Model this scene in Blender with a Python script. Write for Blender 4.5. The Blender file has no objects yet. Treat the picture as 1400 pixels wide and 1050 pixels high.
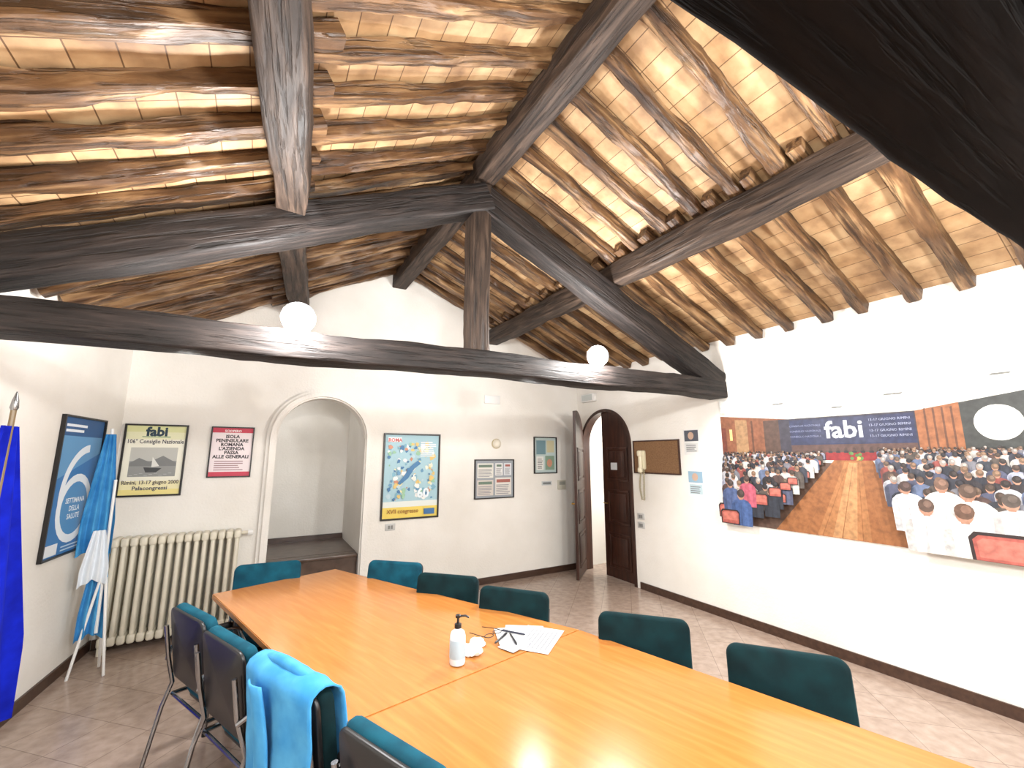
import bpy, bmesh, math, random
from mathutils import Vector, Matrix, noise
random.seed(7)
scene=bpy.context.scene
try:
    scene.view_settings.view_transform='Standard'
    scene.view_settings.look='None'
    scene.view_settings.exposure=0.0
except Exception: pass
LK=1.22   # overall lamp output scale

# ------------------------------------------------------------ materials
def lin(c):
    r=[]
    for v in c:
        v=v/255.0
        r.append(v/12.92 if v<=0.04045 else ((v+0.055)/1.055)**2.4)
    return tuple(r)+(1.0,)
def newmat(name):
    m=bpy.data.materials.new(name); m.use_nodes=True
    nt=m.node_tree; b=nt.nodes['Principled BSDF']
    return m,nt,b
_fc={}
PHOTO=False
def flat(c,rough=0.6,name=None,metal=0.0):
    k=(tuple(c),rough,metal,PHOTO)
    if k in _fc: return _fc[k]
    m,nt,b=newmat(name or 'paint_%02x%02x%02x'%tuple(int(x) for x in c))
    b.inputs['Base Color'].default_value=lin(c); b.inputs['Roughness'].default_value=rough
    b.inputs['Metallic'].default_value=metal
    if PHOTO:
        c=tuple(x*.93 for x in c)
        tc=N(nt,'ShaderNodeTexCoord'); no=N(nt,'ShaderNodeTexNoise'); no.inputs['Scale'].default_value=26; no.inputs['Detail'].default_value=3
        nt.links.new(tc.outputs['Object'],no.inputs['Vector'])
        dk=[x*.86 for x in c]; lt=[min(255,x*1.05+6) for x in c]
        r=ramp(nt,[(0.3,dk),(0.5,c),(0.72,lt)]); nt.links.new(no.outputs['Fac'],r.inputs[0]); nt.links.new(r.outputs[0],b.inputs['Base Color'])
    _fc[k]=m; return m
def N(nt,t,**kw):
    n=nt.nodes.new(t)
    for k,v in kw.items(): setattr(n,k,v)
    return n
def ramp(nt,stops):
    r=N(nt,'ShaderNodeValToRGB'); e=r.color_ramp.elements
    e[0].position=stops[0][0]; e[0].color=lin(stops[0][1])
    e[1].position=stops[-1][0]; e[1].color=lin(stops[-1][1])
    for p,c in stops[1:-1]:
        x=e.new(p); x.color=lin(c)
    return r
def wood(name,stops,scale=(1,9,9),rough=0.5,bump=0.4,nscale=3.0,det=8,dist=0.01,crack=0.0,patch=None,spec=.5):
    m,nt,b=newmat(name); L=nt.links
    tc=N(nt,'ShaderNodeTexCoord'); mp=N(nt,'ShaderNodeMapping'); mp.inputs['Scale'].default_value=scale
    no=N(nt,'ShaderNodeTexNoise'); no.inputs['Scale'].default_value=nscale; no.inputs['Detail'].default_value=det
    no.inputs['Distortion'].default_value=0.4
    L.new(tc.outputs['Object'],mp.inputs['Vector']); L.new(mp.outputs[0],no.inputs['Vector'])
    r=ramp(nt,stops); L.new(no.outputs['Fac'],r.inputs[0]); col=r.outputs[0]; hgt=no.outputs['Fac']
    if crack:
        m2=N(nt,'ShaderNodeMapping'); m2.inputs['Scale'].default_value=(1.0,22,22)
        n2=N(nt,'ShaderNodeTexNoise'); n2.inputs['Scale'].default_value=2.2; n2.inputs['Detail'].default_value=4
        L.new(tc.outputs['Object'],m2.inputs[0]); L.new(m2.outputs[0],n2.inputs['Vector'])
        r2=ramp(nt,[(0.36,(60,52,46)),(0.47,(255,255,255))]); L.new(n2.outputs['Fac'],r2.inputs[0])
        mx=N(nt,'ShaderNodeMixRGB',blend_type='MULTIPLY'); mx.inputs[0].default_value=crack
        L.new(col,mx.inputs[1]); L.new(r2.outputs[0],mx.inputs[2]); col=mx.outputs[0]
        ad=N(nt,'ShaderNodeMath',operation='MULTIPLY_ADD'); ad.inputs[1].default_value=.6; L.new(r2.outputs[0],ad.inputs[0]); L.new(no.outputs['Fac'],ad.inputs[2]); hgt=ad.outputs[0]
    if patch:
        n3=N(nt,'ShaderNodeTexNoise'); n3.inputs['Scale'].default_value=1.7; n3.inputs['Detail'].default_value=4
        L.new(tc.outputs['Object'],n3.inputs['Vector']); r3=ramp(nt,[(0.35,patch[0]),(0.65,patch[1])]); L.new(n3.outputs['Fac'],r3.inputs[0])
        mx=N(nt,'ShaderNodeMixRGB',blend_type='MULTIPLY'); mx.inputs[0].default_value=1
        L.new(col,mx.inputs[1]); L.new(r3.outputs[0],mx.inputs[2]); col=mx.outputs[0]
    L.new(col,b.inputs['Base Color'])
    bp=N(nt,'ShaderNodeBump'); bp.inputs['Strength'].default_value=bump; bp.inputs['Distance'].default_value=dist
    L.new(hgt,bp.inputs['Height']); L.new(bp.outputs[0],b.inputs['Normal'])
    b.inputs['Roughness'].default_value=rough
    try: b.inputs['Specular IOR Level'].default_value=spec
    except Exception: pass
    return m
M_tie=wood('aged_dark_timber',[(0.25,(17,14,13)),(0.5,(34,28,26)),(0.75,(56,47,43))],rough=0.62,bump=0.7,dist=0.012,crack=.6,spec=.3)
M_near=wood('shade_toned_timber',[(0.25,(7,5,4)),(0.5,(13,9,8)),(0.75,(22,16,13))],rough=0.9,bump=0.4,dist=0.008,crack=.5,spec=.1)  # near tie beam only: its shade is put into a darker timber colour
M_purlin=wood('aged_brown_timber',[(0.25,(28,21,17)),(0.5,(54,42,34)),(0.75,(84,68,57))],rough=0.62,bump=0.7,dist=0.012,crack=.6,spec=.3)
M_joist=wood('varnished_chestnut',[(0.3,(58,39,25)),(0.5,(106,78,53)),(0.7,(166,136,102))],rough=0.45,bump=0.8,nscale=2.2,dist=0.018,scale=(1,8,8),crack=.6,patch=((176,164,152),(255,250,240)),spec=.4)
M_table=wood('beech_veneer',[(0.2,(166,104,48)),(0.5,(176,114,56)),(0.8,(188,126,66))],scale=(1.2,14,1),rough=0.2,bump=0.015,nscale=2.5)
M_table2=wood('beech_edge',[(0.2,(140,88,44)),(0.8,(164,110,60))],scale=(1.2,14,1),rough=0.4,bump=0.02)
M_door=wood('door_walnut',[(0.25,(36,19,13)),(0.5,(56,31,22)),(0.8,(76,44,32))],scale=(9,9,1),rough=0.4,bump=0.2)

def mk_deck():
    m,nt,b=newmat('terracotta_roof_tiles'); L=nt.links
    tc=N(nt,'ShaderNodeTexCoord'); sx=N(nt,'ShaderNodeSeparateXYZ'); cx=N(nt,'ShaderNodeCombineXYZ')
    L.new(tc.outputs['Object'],sx.inputs[0]); L.new(sx.outputs['Y'],cx.inputs['X']); L.new(sx.outputs['X'],cx.inputs['Y'])
    br=N(nt,'ShaderNodeTexBrick'); br.offset=0.0; br.inputs['Scale'].default_value=1.0
    br.inputs['Brick Width'].default_value=0.31; br.inputs['Row Height'].default_value=0.15
    br.inputs['Mortar Size'].default_value=0.003
    br.inputs['Color1'].default_value=lin((198,172,138)); br.inputs['Color2'].default_value=lin((180,150,114)); br.inputs['Mortar'].default_value=lin((112,86,60))
    L.new(cx.outputs[0],br.inputs['Vector'])
    no=N(nt,'ShaderNodeTexNoise'); no.inputs['Scale'].default_value=5; no.inputs['Detail'].default_value=9
    L.new(tc.outputs['Object'],no.inputs['Vector'])
    r=ramp(nt,[(0.32,(160,136,112)),(0.5,(224,208,188)),(0.68,(255,251,240))]); L.new(no.outputs['Fac'],r.inputs[0])
    mx=N(nt,'ShaderNodeMixRGB',blend_type='MULTIPLY'); mx.inputs[0].default_value=0.85
    L.new(br.outputs['Color'],mx.inputs[1]); L.new(r.outputs[0],mx.inputs[2]); L.new(mx.outputs[0],b.inputs['Base Color'])
    b.inputs['Roughness'].default_value=0.65
    bp=N(nt,'ShaderNodeBump'); bp.inputs['Strength'].default_value=0.5; bp.inputs['Distance'].default_value=0.01
    L.new(mx.outputs[0],bp.inputs['Height']); L.new(bp.outputs[0],b.inputs['Normal'])
    return m
M_deck=mk_deck()
def mk_plaster(name,c1,c2):
    m,nt,b=newmat(name); L=nt.links
    tc=N(nt,'ShaderNodeTexCoord'); no=N(nt,'ShaderNodeTexNoise'); no.inputs['Scale'].default_value=45; no.inputs['Detail'].default_value=5
    n2=N(nt,'ShaderNodeTexNoise'); n2.inputs['Scale'].default_value=1.6; n2.inputs['Detail'].default_value=4
    L.new(tc.outputs['Object'],no.inputs['Vector']); L.new(tc.outputs['Object'],n2.inputs['Vector'])
    r=ramp(nt,[(0.3,c1),(0.7,c2)]); L.new(n2.outputs['Fac'],r.inputs[0]); L.new(r.outputs[0],b.inputs['Base Color'])
    bp=N(nt,'ShaderNodeBump'); bp.inputs['Strength'].default_value=0.5; bp.inputs['Distance'].default_value=0.006
    L.new(no.outputs['Fac'],bp.inputs['Height']); L.new(bp.outputs[0],b.inputs['Normal'])
    b.inputs['Roughness'].default_value=0.8
    return m
M_wall=mk_plaster('white_plaster',(224,220,212),(236,233,227))
def mk_floor():
    m,nt,b=newmat('polished_stoneware_tiles'); L=nt.links
    tc=N(nt,'ShaderNodeTexCoord'); mp=N(nt,'ShaderNodeMapping'); mp.inputs['Rotation'].default_value=(0,0,math.radians(45))
    br=N(nt,'ShaderNodeTexBrick'); br.offset=0.0; br.inputs['Scale'].default_value=1
    br.inputs['Brick Width'].default_value=0.33; br.inputs['Row Height'].default_value=0.33; br.inputs['Mortar Size'].default_value=0.0025
    br.inputs['Color1'].default_value=lin((180,160,146)); br.inputs['Color2'].default_value=lin((173,153,139)); br.inputs['Mortar'].default_value=lin((146,127,114))
    L.new(tc.outputs['Object'],mp.inputs[0]); L.new(mp.outputs[0],br.inputs['Vector'])
    no=N(nt,'ShaderNodeTexNoise'); no.inputs['Scale'].default_value=14; no.inputs['Detail'].default_value=8; L.new(tc.outputs['Object'],no.inputs['Vector'])
    r=ramp(nt,[(0.3,(222,218,215)),(0.7,(255,255,255))]); L.new(no.outputs['Fac'],r.inputs[0])
    mx=N(nt,'ShaderNodeMixRGB',blend_type='MULTIPLY'); mx.inputs[0].default_value=1
    L.new(br.outputs['Color'],mx.inputs[1]); L.new(r.outputs[0],mx.inputs[2]); L.new(mx.outputs[0],b.inputs['Base Color'])
    b.inputs['Roughness'].default_value=0.2
    return m
M_floor=mk_floor()
def mk_velvet(name,c1,c2,sheen=.4,st=(60,160,170)):
    m,nt,b=newmat(name); L=nt.links
    tc=N(nt,'ShaderNodeTexCoord'); no=N(nt,'ShaderNodeTexNoise'); no.inputs['Scale'].default_value=9; no.inputs['Detail'].default_value=5
    L.new(tc.outputs['Object'],no.inputs['Vector']); r=ramp(nt,[(0.35,c1),(0.7,c2)]); L.new(no.outputs['Fac'],r.inputs[0]); L.new(r.outputs[0],b.inputs['Base Color'])
    b.inputs['Roughness'].default_value=0.9
    try:
        b.inputs['Specular IOR Level'].default_value=.2
        b.inputs['Sheen Weight'].default_value=sheen; b.inputs['Sheen Tint'].default_value=lin(st)
    except Exception: pass
    return m
M_velvet=mk_velvet('teal_velvet',(1,22,26),(4,38,42),.10,(20,120,130))
M_velvetb=mk_velvet('petrol_blue_velvet',(6,52,68),(14,78,96),.2,(40,140,170))
M_black=flat((18,18,20),0.4,'black_plastic')
M_chrome=flat((150,152,156),0.22,'chromed_steel',1.0)
M_base=wood('baseboard_brown',[(0.3,(52,34,26)),(0.7,(76,54,42))],rough=0.35,bump=0.05)
M_step=wood('brown_marble',[(0.3,(66,50,42)),(0.7,(98,80,68))],rough=0.3,bump=0.02,scale=(3,3,3))
M_rad=flat((220,214,196),0.4,'cream_enamel')
M_whitep=flat((230,230,228),0.4,'white_plastic')
M_frame=flat((26,24,24),0.4,'black_frame')
def emis(name,c,s):
    m,nt,b=newmat(name); b.inputs['Base Color'].default_value=lin(c)
    b.inputs['Emission Color'].default_value=lin(c); b.inputs['Emission Strength'].default_value=s
    return m
M_lampglass=emis('halogen_glass',(244,248,255),45.0)
M_flagblue=mk_velvet('royal_blue_flag',(4,18,140),(8,30,178),.05,(60,80,220))
M_sky=mk_velvet('light_blue_cloth',(54,134,192),(82,162,212),.1,(150,200,230))
M_whitecloth=flat((226,232,238),0.8,'white_cloth')

# ------------------------------------------------------------ mesh builder
class MB:
    def __init__(s,name): s.name=name; s.v=[]; s.f=[]; s.m=[]; s.sm=[]; s.mats=[]
    def mi(s,mat):
        if mat not in s.mats: s.mats.append(mat)
        return s.mats.index(mat)
    def add(s,verts,faces,mat,M=None,smooth=False):
        o=len(s.v); i=s.mi(mat)
        for v in verts:
            v=Vector(v); s.v.append(M@v if M else v)
        for f in faces: s.f.append([o+k for k in f]); s.m.append(i); s.sm.append(smooth)
    def bm(s,bm,mat,M=None,smooth=False):
        bm.verts.ensure_lookup_table()
        for i,v in enumerate(bm.verts): v.index=i
        s.add([v.co.copy() for v in bm.verts],[[v.index for v in f.verts] for f in bm.faces],mat,M,smooth); bm.free()
    def box(s,lo,hi,mat,M=None,bev=0.0,seg=2,smooth=False):
        b=bmesh.new(); bmesh.ops.create_cube(b,size=1)
        for v in b.verts:
            v.co=Vector([lo[k]+(v.co[k]+0.5)*(hi[k]-lo[k]) for k in range(3)])
        if bev>0: bmesh.ops.bevel(b,geom=list(b.edges),offset=bev,segments=seg,profile=0.5,affect='EDGES')
        s.bm(b,mat,M,smooth or bev>0)
    def panel(s,w,h,t,r,mat,M=None,bev=0.008,n=6,curve=0.0):
        pts=[]
        for cx,cz,a0 in((w/2-r,h/2-r,0),(-w/2+r,h/2-r,90),(-w/2+r,-h/2+r,180),(w/2-r,-h/2+r,270)):
            for k in range(n+1):
                a=math.radians(a0+90*k/n); pts.append((cx+r*math.cos(a),cz+r*math.sin(a)))
        prof=[(-t/2,bev),(-t/2+bev*0.35,bev*0.3),(-t/2+bev,0),(t/2-bev,0),(t/2-bev*0.35,bev*0.3),(t/2,bev)]
        V=[];F=[]
        for y,ins in prof:
            for (x,z) in pts:
                sx=(w/2-ins)/(w/2); sz=(h/2-ins)/(h/2)
                xx=x*sx; V.append((xx,y+curve*(xx*xx),z*sz))
        L=len(pts)
        for k in range(len(prof)-1):
            for j in range(L):
                F.append([k*L+j,k*L+(j+1)%L,(k+1)*L+(j+1)%L,(k+1)*L+j])
        for base,flip in((0,True),((len(prof)-1)*L,False)):
            c=len(V); y=prof[0][0] if flip else prof[-1][0]
            V.append((0,y,0))
            for j in range(L):
                f=[base+j,base+(j+1)%L,c]
                F.append(f[::-1] if flip else f)
        s.add(V,F,mat,M,True)
    def tube(s,pts,r,mat,M=None,n=8,closed=False):
        pts=[Vector(p) for p in pts]; V=[];F=[]
        prev=None
        for i,p in enumerate(pts):
            if i==0: d=pts[1]-p
            elif i==len(pts)-1: d=p-pts[i-1]
            else: d=(pts[i+1]-p).normalized()+(p-pts[i-1]).normalized()
            d.normalize()
            if prev is None:
                a=Vector((0,0,1)) if abs(d.z)<0.9 else Vector((1,0,0)); u=d.cross(a).normalized()
            else:
                u=(prev-d*prev.dot(d)).normalized()
            prev=u; w=d.cross(u)
            rr=r[i] if isinstance(r,(list,tuple)) else r
            for k in range(n):
                a=2*math.pi*k/n; V.append(p+u*math.cos(a)*rr+w*math.sin(a)*rr)
        for i in range(len(pts)-1):
            for k in range(n): F.append([i*n+k,i*n+(k+1)%n,(i+1)*n+(k+1)%n,(i+1)*n+k])
        F.append(list(range(n))[::-1]); F.append([(len(pts)-1)*n+k for k in range(n)])
        s.add(V,F,mat,M,True)
    def lathe(s,prof,mat,M=None,n=24):
        V=[];F=[]
        for (r,z) in prof:
            for k in range(n):
                a=2*math.pi*k/n; V.append((r*math.cos(a),r*math.sin(a),z))
        for i in range(len(prof)-1):
            for k in range(n): F.append([i*n+k,i*n+(k+1)%n,(i+1)*n+(k+1)%n,(i+1)*n+k])
        F.append(list(range(n))[::-1]); F.append([(len(prof)-1)*n+k for k in range(n)])
        s.add(V,F,mat,M,True)
    def beam(s,P,Q,w,h,mat,seg=26,irr=0.012,seed=0,M=None,bow=0.0,rnd=0.3):
        P=Vector(P);Q=Vector(Q); d=(Q-P); Ln=d.length; d.normalize()
        side=Vector((0,0,1)).cross(d)
        if side.length<0.1: side=Vector((1,0,0))
        side.normalize(); up=d.cross(side).normalized()
        cs=[]
        r=rnd
        for cx,cy,a0 in((1-r,1-r,0),(-1+r,1-r,90),(-1+r,-1+r,180),(1-r,-1+r,270)):
            for k in range(4):
                a=math.radians(a0+90*k/3); cs.append((cx+r*math.cos(a),cy+r*math.sin(a)))
        n=len(cs);V=[];F=[]
        for i in range(seg+1):
            t=i/seg; c=P+d*(Ln*t)
            off=Vector((noise.noise(Vector((t*Ln*0.9,seed*3.1,0))),noise.noise(Vector((t*Ln*0.9,seed*3.1,9))),0))*irr*1.6
            c=c+side*off.x+up*(off.y-bow*(1-(2*t-1)**2))
            sc=1+0.5*irr/0.05*noise.noise(Vector((t*Ln*1.7,seed*7.7,3)))*0.5
            for k,(x,y) in enumerate(cs):
                nz=noise.noise(Vector((t*Ln*3.0,x*1.7+seed,y*1.7)))*irr+noise.noise(Vector((t*Ln*10.0,x*3+seed,y*3)))*irr*0.4
                V.append(c+side*(x*w/2*sc+x*nz)+up*(y*h/2*sc+y*nz))
        for i in range(seg):
            for k in range(n): F.append([i*n+k,i*n+(k+1)%n,(i+1)*n+(k+1)%n,(i+1)*n+k])
        F.append(list(range(n))[::-1]); F.append([seg*n+k for k in range(n)])
        s.add(V,F,mat,M,True)
    def build(s,matrix=None,fix=True):
        me=bpy.data.meshes.new(s.name)
        me.from_pydata([tuple(v) for v in s.v],[],s.f)
        for m in s.mats: me.materials.append(m)
        me.polygons.foreach_set('material_index',s.m); me.polygons.foreach_set('use_smooth',s.sm)
        me.update()
        if fix:
            b=bmesh.new(); b.from_mesh(me); bmesh.ops.recalc_face_normals(b,faces=list(b.faces)); b.to_mesh(me); b.free()
        o=bpy.data.objects.new(s.name,me); scene.collection.objects.link(o)
        if matrix is not None: o.matrix_world=matrix
        try:
            me.set_sharp_from_angle(angle=math.radians(42))
        except Exception: pass
        return o
def frame_x(P,Q):
    P=Vector(P);Q=Vector(Q);d=(Q-P).normalized(); side=Vector((0,0,1)).cross(d)
    if side.length<0.1: side=Vector((0,1,0))
    side.normalize(); up=d.cross(side).normalized()
    M=Matrix.Identity(4)
    for r in range(3): M[r][0]=d[r];M[r][1]=side[r];M[r][2]=up[r];M[r][3]=P[r]
    return M
def timber(name,P,Q,w,h,mat,seed=0,irr=0.012,bow=0.0,seg=30,rnd=.2):
    b=MB(name); L=(Vector(Q)-Vector(P)).length
    b.beam((0,0,0),(L,0,0),w,h,mat,seed=seed,irr=irr,bow=bow,seg=seg,rnd=rnd)
    return b.build(frame_x(P,Q))
def parent_group(name,objs,loc=(0,0,0)):
    e=bpy.data.objects.new(name,None); e.empty_display_size=0.1; e.location=loc; scene.collection.objects.link(e)
    bpy.context.view_layer.update()
    for o in objs:
        o.parent=e; o.matrix_parent_inverse=Matrix.Translation(Vector(loc)).inverted()
    return e

# ------------------------------------------------------------ room constants
XR=4.41; YB=5.42; YF=-2.4
RX=1.42; RZ=4.21; SR=0.405; SL=0.51
def xl(y): return -1.175-0.1*(YB-y)
def rz(x): return RZ-SR*(x-RX) if x>RX else RZ-SL*(RX-x)

b=MB('floor'); b.add([(xl(YF)-.3,YF-.2,0),(XR+1.6,YF-.2,0),(XR+1.6,YB+.2,0),(xl(YB)-.3,YB+.2,0),
  (xl(YF)-.3,YF-.2,-.1),(XR+1.6,YF-.2,-.1),(XR+1.6,YB+.2,-.1),(xl(YB)-.3,YB+.2,-.1)],
  [[0,1,2,3],[7,6,5,4],[0,4,5,1],[1,5,6,2],[2,6,7,3],[3,7,4,0]],M_floor); b.build()

def wall_cols(name,place,ts,topf,open_c,open_r,spring,thick,mat=M_wall):
    b=MB(name)
    for a,c in zip(ts[:-1],ts[1:]):
        mid=(a+c)/2
        inside=abs(mid-open_c)<open_r
        za=zc=0.0
        if inside:
            za=spring+math.sqrt(max(open_r**2-(a-open_c)**2,0)); zc=spring+math.sqrt(max(open_r**2-(c-open_c)**2,0))
        V=[place(a,za,0),place(c,zc,0),place(c,topf(c),0),place(a,topf(a),0),
           place(a,za,thick),place(c,zc,thick),place(c,topf(c),thick),place(a,topf(a),thick)]
        F=[[0,1,2,3],[7,6,5,4]]
        if inside: F.append([0,4,5,1])
        b.add(V,F,mat)
    for t,z0 in((open_c-open_r,0),(open_c+open_r,0)):
        b.add([place(t,0,0),place(t,spring,0),place(t,spring,thick),place(t,0,thick)],[[0,1,2,3]],mat)
    return b.build(fix=False)
AC,AR,AS=0.61,0.47,1.895
ts=[xl(YB)-.1,-.5]+[AC-AR+AR*2*k/32 for k in range(33)]+[RX,2.5,XR+.1]
wall_cols('wall_back',lambda t,z,d:(t,YB+d,z),ts,lambda t:rz(t)+.05,AC,AR,AS,0.16)
DC,DR,DS=4.815,0.535,1.86
ts=[YF]+[-1,0,1,2,3,4]+[DC-DR+DR*2*k/32 for k in range(33)]+[YB]
wall_cols('wall_right',lambda t,z,d:(XR+d,t,z),ts,lambda t:rz(XR)+.05,DC,DR,DS,0.16)
b=MB('wall_left')
for y0,y1 in((YF,YB),):
    b.add([(xl(y0),y0,0),(xl(y1),y1,0),(xl(y1),y1,rz(xl(y1))+.05),(xl(y0),y0,rz(xl(y0))+.05),
           (xl(y0)-.15,y0,0),(xl(y1)-.15,y1,0),(xl(y1)-.15,y1,rz(xl(y1))+.05),(xl(y0)-.15,y0,rz(xl(y0))+.05)],
          [[0,1,2,3],[4,7,6,5],[3,2,6,7],[0,3,7,4],[1,5,6,2]],M_wall)
b.build()
b=MB('wall_front'); x0=xl(YF)
b.add([(x0,YF,0),(XR,YF,0),(XR,YF,rz(XR)+.05),(RX,YF,RZ+.05),(x0,YF,rz(x0)+.05),(x0,YF-.15,0),(XR,YF-.15,0),(XR,YF-.15,rz(XR)+.05),(RX,YF-.15,RZ+.05),(x0,YF-.15,rz(x0)+.05)],
      [[0,1,2,3,4],[9,8,7,6,5]],M_wall); b.build()
b=MB('wall_niche')
nx0,nx1,ny=AC-AR-.0,AC+AR+.0,YB+1.15
z1=2.6
b.add([(nx0-.5,YB+.16,0),(nx0-.5,ny,0),(nx0-.5,ny,z1),(nx0-.5,YB+.16,z1),(nx1,YB+.16,0),(nx1,ny,0),(nx1,ny,z1),(nx1,YB+.16,z1)],
      [[0,1,2,3],[1,5,6,2],[5,4,7,6],[3,2,6,7]],M_wall); b.build(fix=False)
b=MB('niche_step')
b.box((nx0+.005,YB+.03,0),(nx1-.005,YB+.16,.54),M_step); b.box((nx0-.49,YB+.165,0),(nx1-.005,ny-.01,.54),M_step)
b.box((nx0+.005,YB-.0,.54),(nx1-.005,YB+.16,.575),M_step,bev=.008); b.box((nx0-.49,YB+.165,.54),(nx1-.005,ny-.01,.575),M_step)
b.box((nx0+.005,YB-.16,0),(nx1-.005,YB+.03,.28),M_step,bev=.008)
b.box((nx0-.49,ny-.03,.575),(nx1-.005,ny-.01,.64),M_base)
b.build()
def ring(c,r,spring,z0,n=28):
    P=[(c-r,z0)]+[(c-r*math.cos(math.pi*k/n),spring+r*math.sin(math.pi*k/n)) for k in range(n+1)]+[(c+r,z0)]
    return P
def band(b,Pi,Po,place,d0,d1,mat):
    n=len(Pi);V=[]
    for (ti,zi),(to,zo) in zip(Pi,Po):
        V+= [place(ti,zi,d0),place(to,zo,d0),place(ti,zi,d1),place(to,zo,d1)]
    F=[]
    for i in range(n-1):
        a=4*i;c=4*(i+1)
        F+=[[a+2,a+3,c+3,c+2],[a,c,c+1,a+1],[a+1,c+1,c+3,a+3],[a,a+2,c+2,c]]
    b.add(V,F,mat)
b=MB('trim_arch')
pl=lambda t,z,d:(t,YB+d,z)
band(b,ring(AC,AR,AS,0),ring(AC,AR+.10,AS,0),pl,0.0,-0.045,M_wall)
band(b,ring(AC,AR+.015,AS,0),ring(AC,AR+.065,AS,0),pl,-0.045,-0.08,M_wall); b.build()
b=MB('wall_corridor')
cx1=XR+1.5
b.add([(XR+.16,3.6,0),(cx1,3.6,0),(cx1,YB+.05,0),(XR+.16,YB+.05,0),(XR+.16,3.6,2.7),(cx1,3.6,2.7),(cx1,YB+.05,2.7),(XR+.16,YB+.05,2.7)],
      [[0,1,5,4],[1,2,6,5],[2,3,7,6],[4,5,6,7]],M_wall); b.build(fix=False)

def bb(name,P,Q,inn,h=.085,t=.015):
    P=Vector(P);Q=Vector(Q);i=Vector(inn).normalized()*t
    b=MB(name); V=[P,Q,Q+i,P+i]; V=[(v.x,v.y,0) for v in V]+[(v.x,v.y,h) for v in V]
    b.add(V,[[0,1,2,3],[7,6,5,4],[0,4,5,1],[1,5,6,2],[2,6,7,3],[3,7,4,0]],M_base); return b.build()
bb('baseboard_left',(xl(YF),YF,0),(xl(YB),YB,0),(1,.1,0))
bb('baseboard_back',(xl(YB)+.02,YB,0),(AC-AR-.105,YB,0),(0,-1,0))
bb('baseboard_back_right',(AC+AR+.105,YB,0),(XR-.02,YB,0),(0,-1,0))
bb('baseboard_right',(XR,YF,0),(XR,DC-DR-.06,0),(-1,0,0))

# ------------------------------------------------------------ roof
aR=math.atan(SR); aL=math.atan(SL)
MR=Matrix(((math.cos(aR),0,math.sin(aR),RX),(0,1,0,0),(-math.sin(aR),0,math.cos(aR),RZ),(0,0,0,1)))
ML=Matrix(((-math.cos(aL),0,-math.sin(aL),RX),(0,-1,0,0),(-math.sin(aL),0,math.cos(aL),RZ),(0,0,0,1)))
b=MB('ceiling'); b.box((-.02,YF-.15,0),(3.45,YB+.16,.06),M_deck); b.build(MR)
b=MB('ceiling_left'); b.box((-.02,-YB-.16,0),(3.9,-YF+.15,.06),M_deck); b.build(ML)
PX=2.84
j=MB('ceiling_joists_right'); k=0
Lr=(XR+.0-RX)/math.cos(aR); Lp=(PX-RX)/math.cos(aR)
y=YF+.15
while y<YB-.05:
    j.beam((.03,y+.13,-.05),(Lp+.12,y+.13+random.uniform(-.02,.02),-.05),random.uniform(.07,.095),.10,M_joist,seg=44,irr=.02,seed=k)
    j.beam((Lp-.1,y,-.05),(Lr,y+random.uniform(-.02,.02),-.05),random.uniform(.075,.098),.10,M_joist,seg=34,irr=.015,seed=k+50)
    k+=1; y+=.31
j.build(MR)
j=MB('ceiling_joists_left'); y=YF+.1
LpL=(RX-.03)/math.cos(aL)
while y<YB-.05:
    Ll=(RX-xl(y))/math.cos(aL)
    j.beam((.03,-y-.05,-.05),(LpL+.12,-y-.05+random.uniform(-.02,.02),-.05),random.uniform(.06,.09),.09,M_joist,seg=44,irr=.02,seed=k)
    j.beam((LpL-.1,-y+.04,-.05),(Ll,-y+.04+random.uniform(-.02,.02),-.05),random.uniform(.06,.09),.09,M_joist,seg=40,irr=.02,seed=k+90)
    k+=1; y+=.29
j.build(ML)
timber('ridge_beam',(RX,YF,4.01),(RX,YB,4.01),.18,.20,M_purlin,seed=1,irr=.012,seg=60)
timber('purlin_right',(PX,YF,3.425),(PX,YB,3.425),.17,.21,M_purlin,seed=2,irr=.014,seg=60)
timber('purlin_left',(.03-.085*(2.8-YF),YF,3.10),(.03+.085*(YB-2.8),YB,3.41),.18,.21,M_purlin,seed=3,irr=.016,seg=60)
def truss(name,yc,post=True):
    obs=[]
    obs.append(timber('tie_beam',(xl(yc),yc,2.345),(XR,yc,2.43),.22,.18,M_tie,seed=yc,irr=.012,bow=-.01,seg=60))
    obs.append(timber('rafter_right',(RX-.02,yc,3.80),(XR-.03,yc,2.50),.19,.25,M_tie,seed=yc+4,irr=.01,seg=40))
    obs.append(timber('rafter_left',(RX+.02,yc,3.80),(xl(yc)+.0,yc,2.50),.2,.23,M_tie,seed=yc+5,irr=.012,seg=40))
    obs.append(timber('king_post',(RX-.04,yc,2.44),(RX-.04,yc,3.90),.16,.16,M_purlin,seed=yc+6,irr=.008,seg=20))
    return parent_group(name,obs,(RX,yc,2.4))
truss('roof_truss',2.92)
yc=.13
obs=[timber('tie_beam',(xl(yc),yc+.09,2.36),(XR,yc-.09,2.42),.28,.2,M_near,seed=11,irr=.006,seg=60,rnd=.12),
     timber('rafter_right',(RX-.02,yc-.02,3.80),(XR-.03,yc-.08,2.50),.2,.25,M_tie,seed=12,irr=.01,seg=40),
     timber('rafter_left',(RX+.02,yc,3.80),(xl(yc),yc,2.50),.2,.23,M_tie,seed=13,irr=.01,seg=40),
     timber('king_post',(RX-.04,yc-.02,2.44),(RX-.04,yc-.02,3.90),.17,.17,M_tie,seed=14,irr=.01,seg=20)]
parent_group('roof_truss',obs,(RX,yc,2.4))

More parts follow.
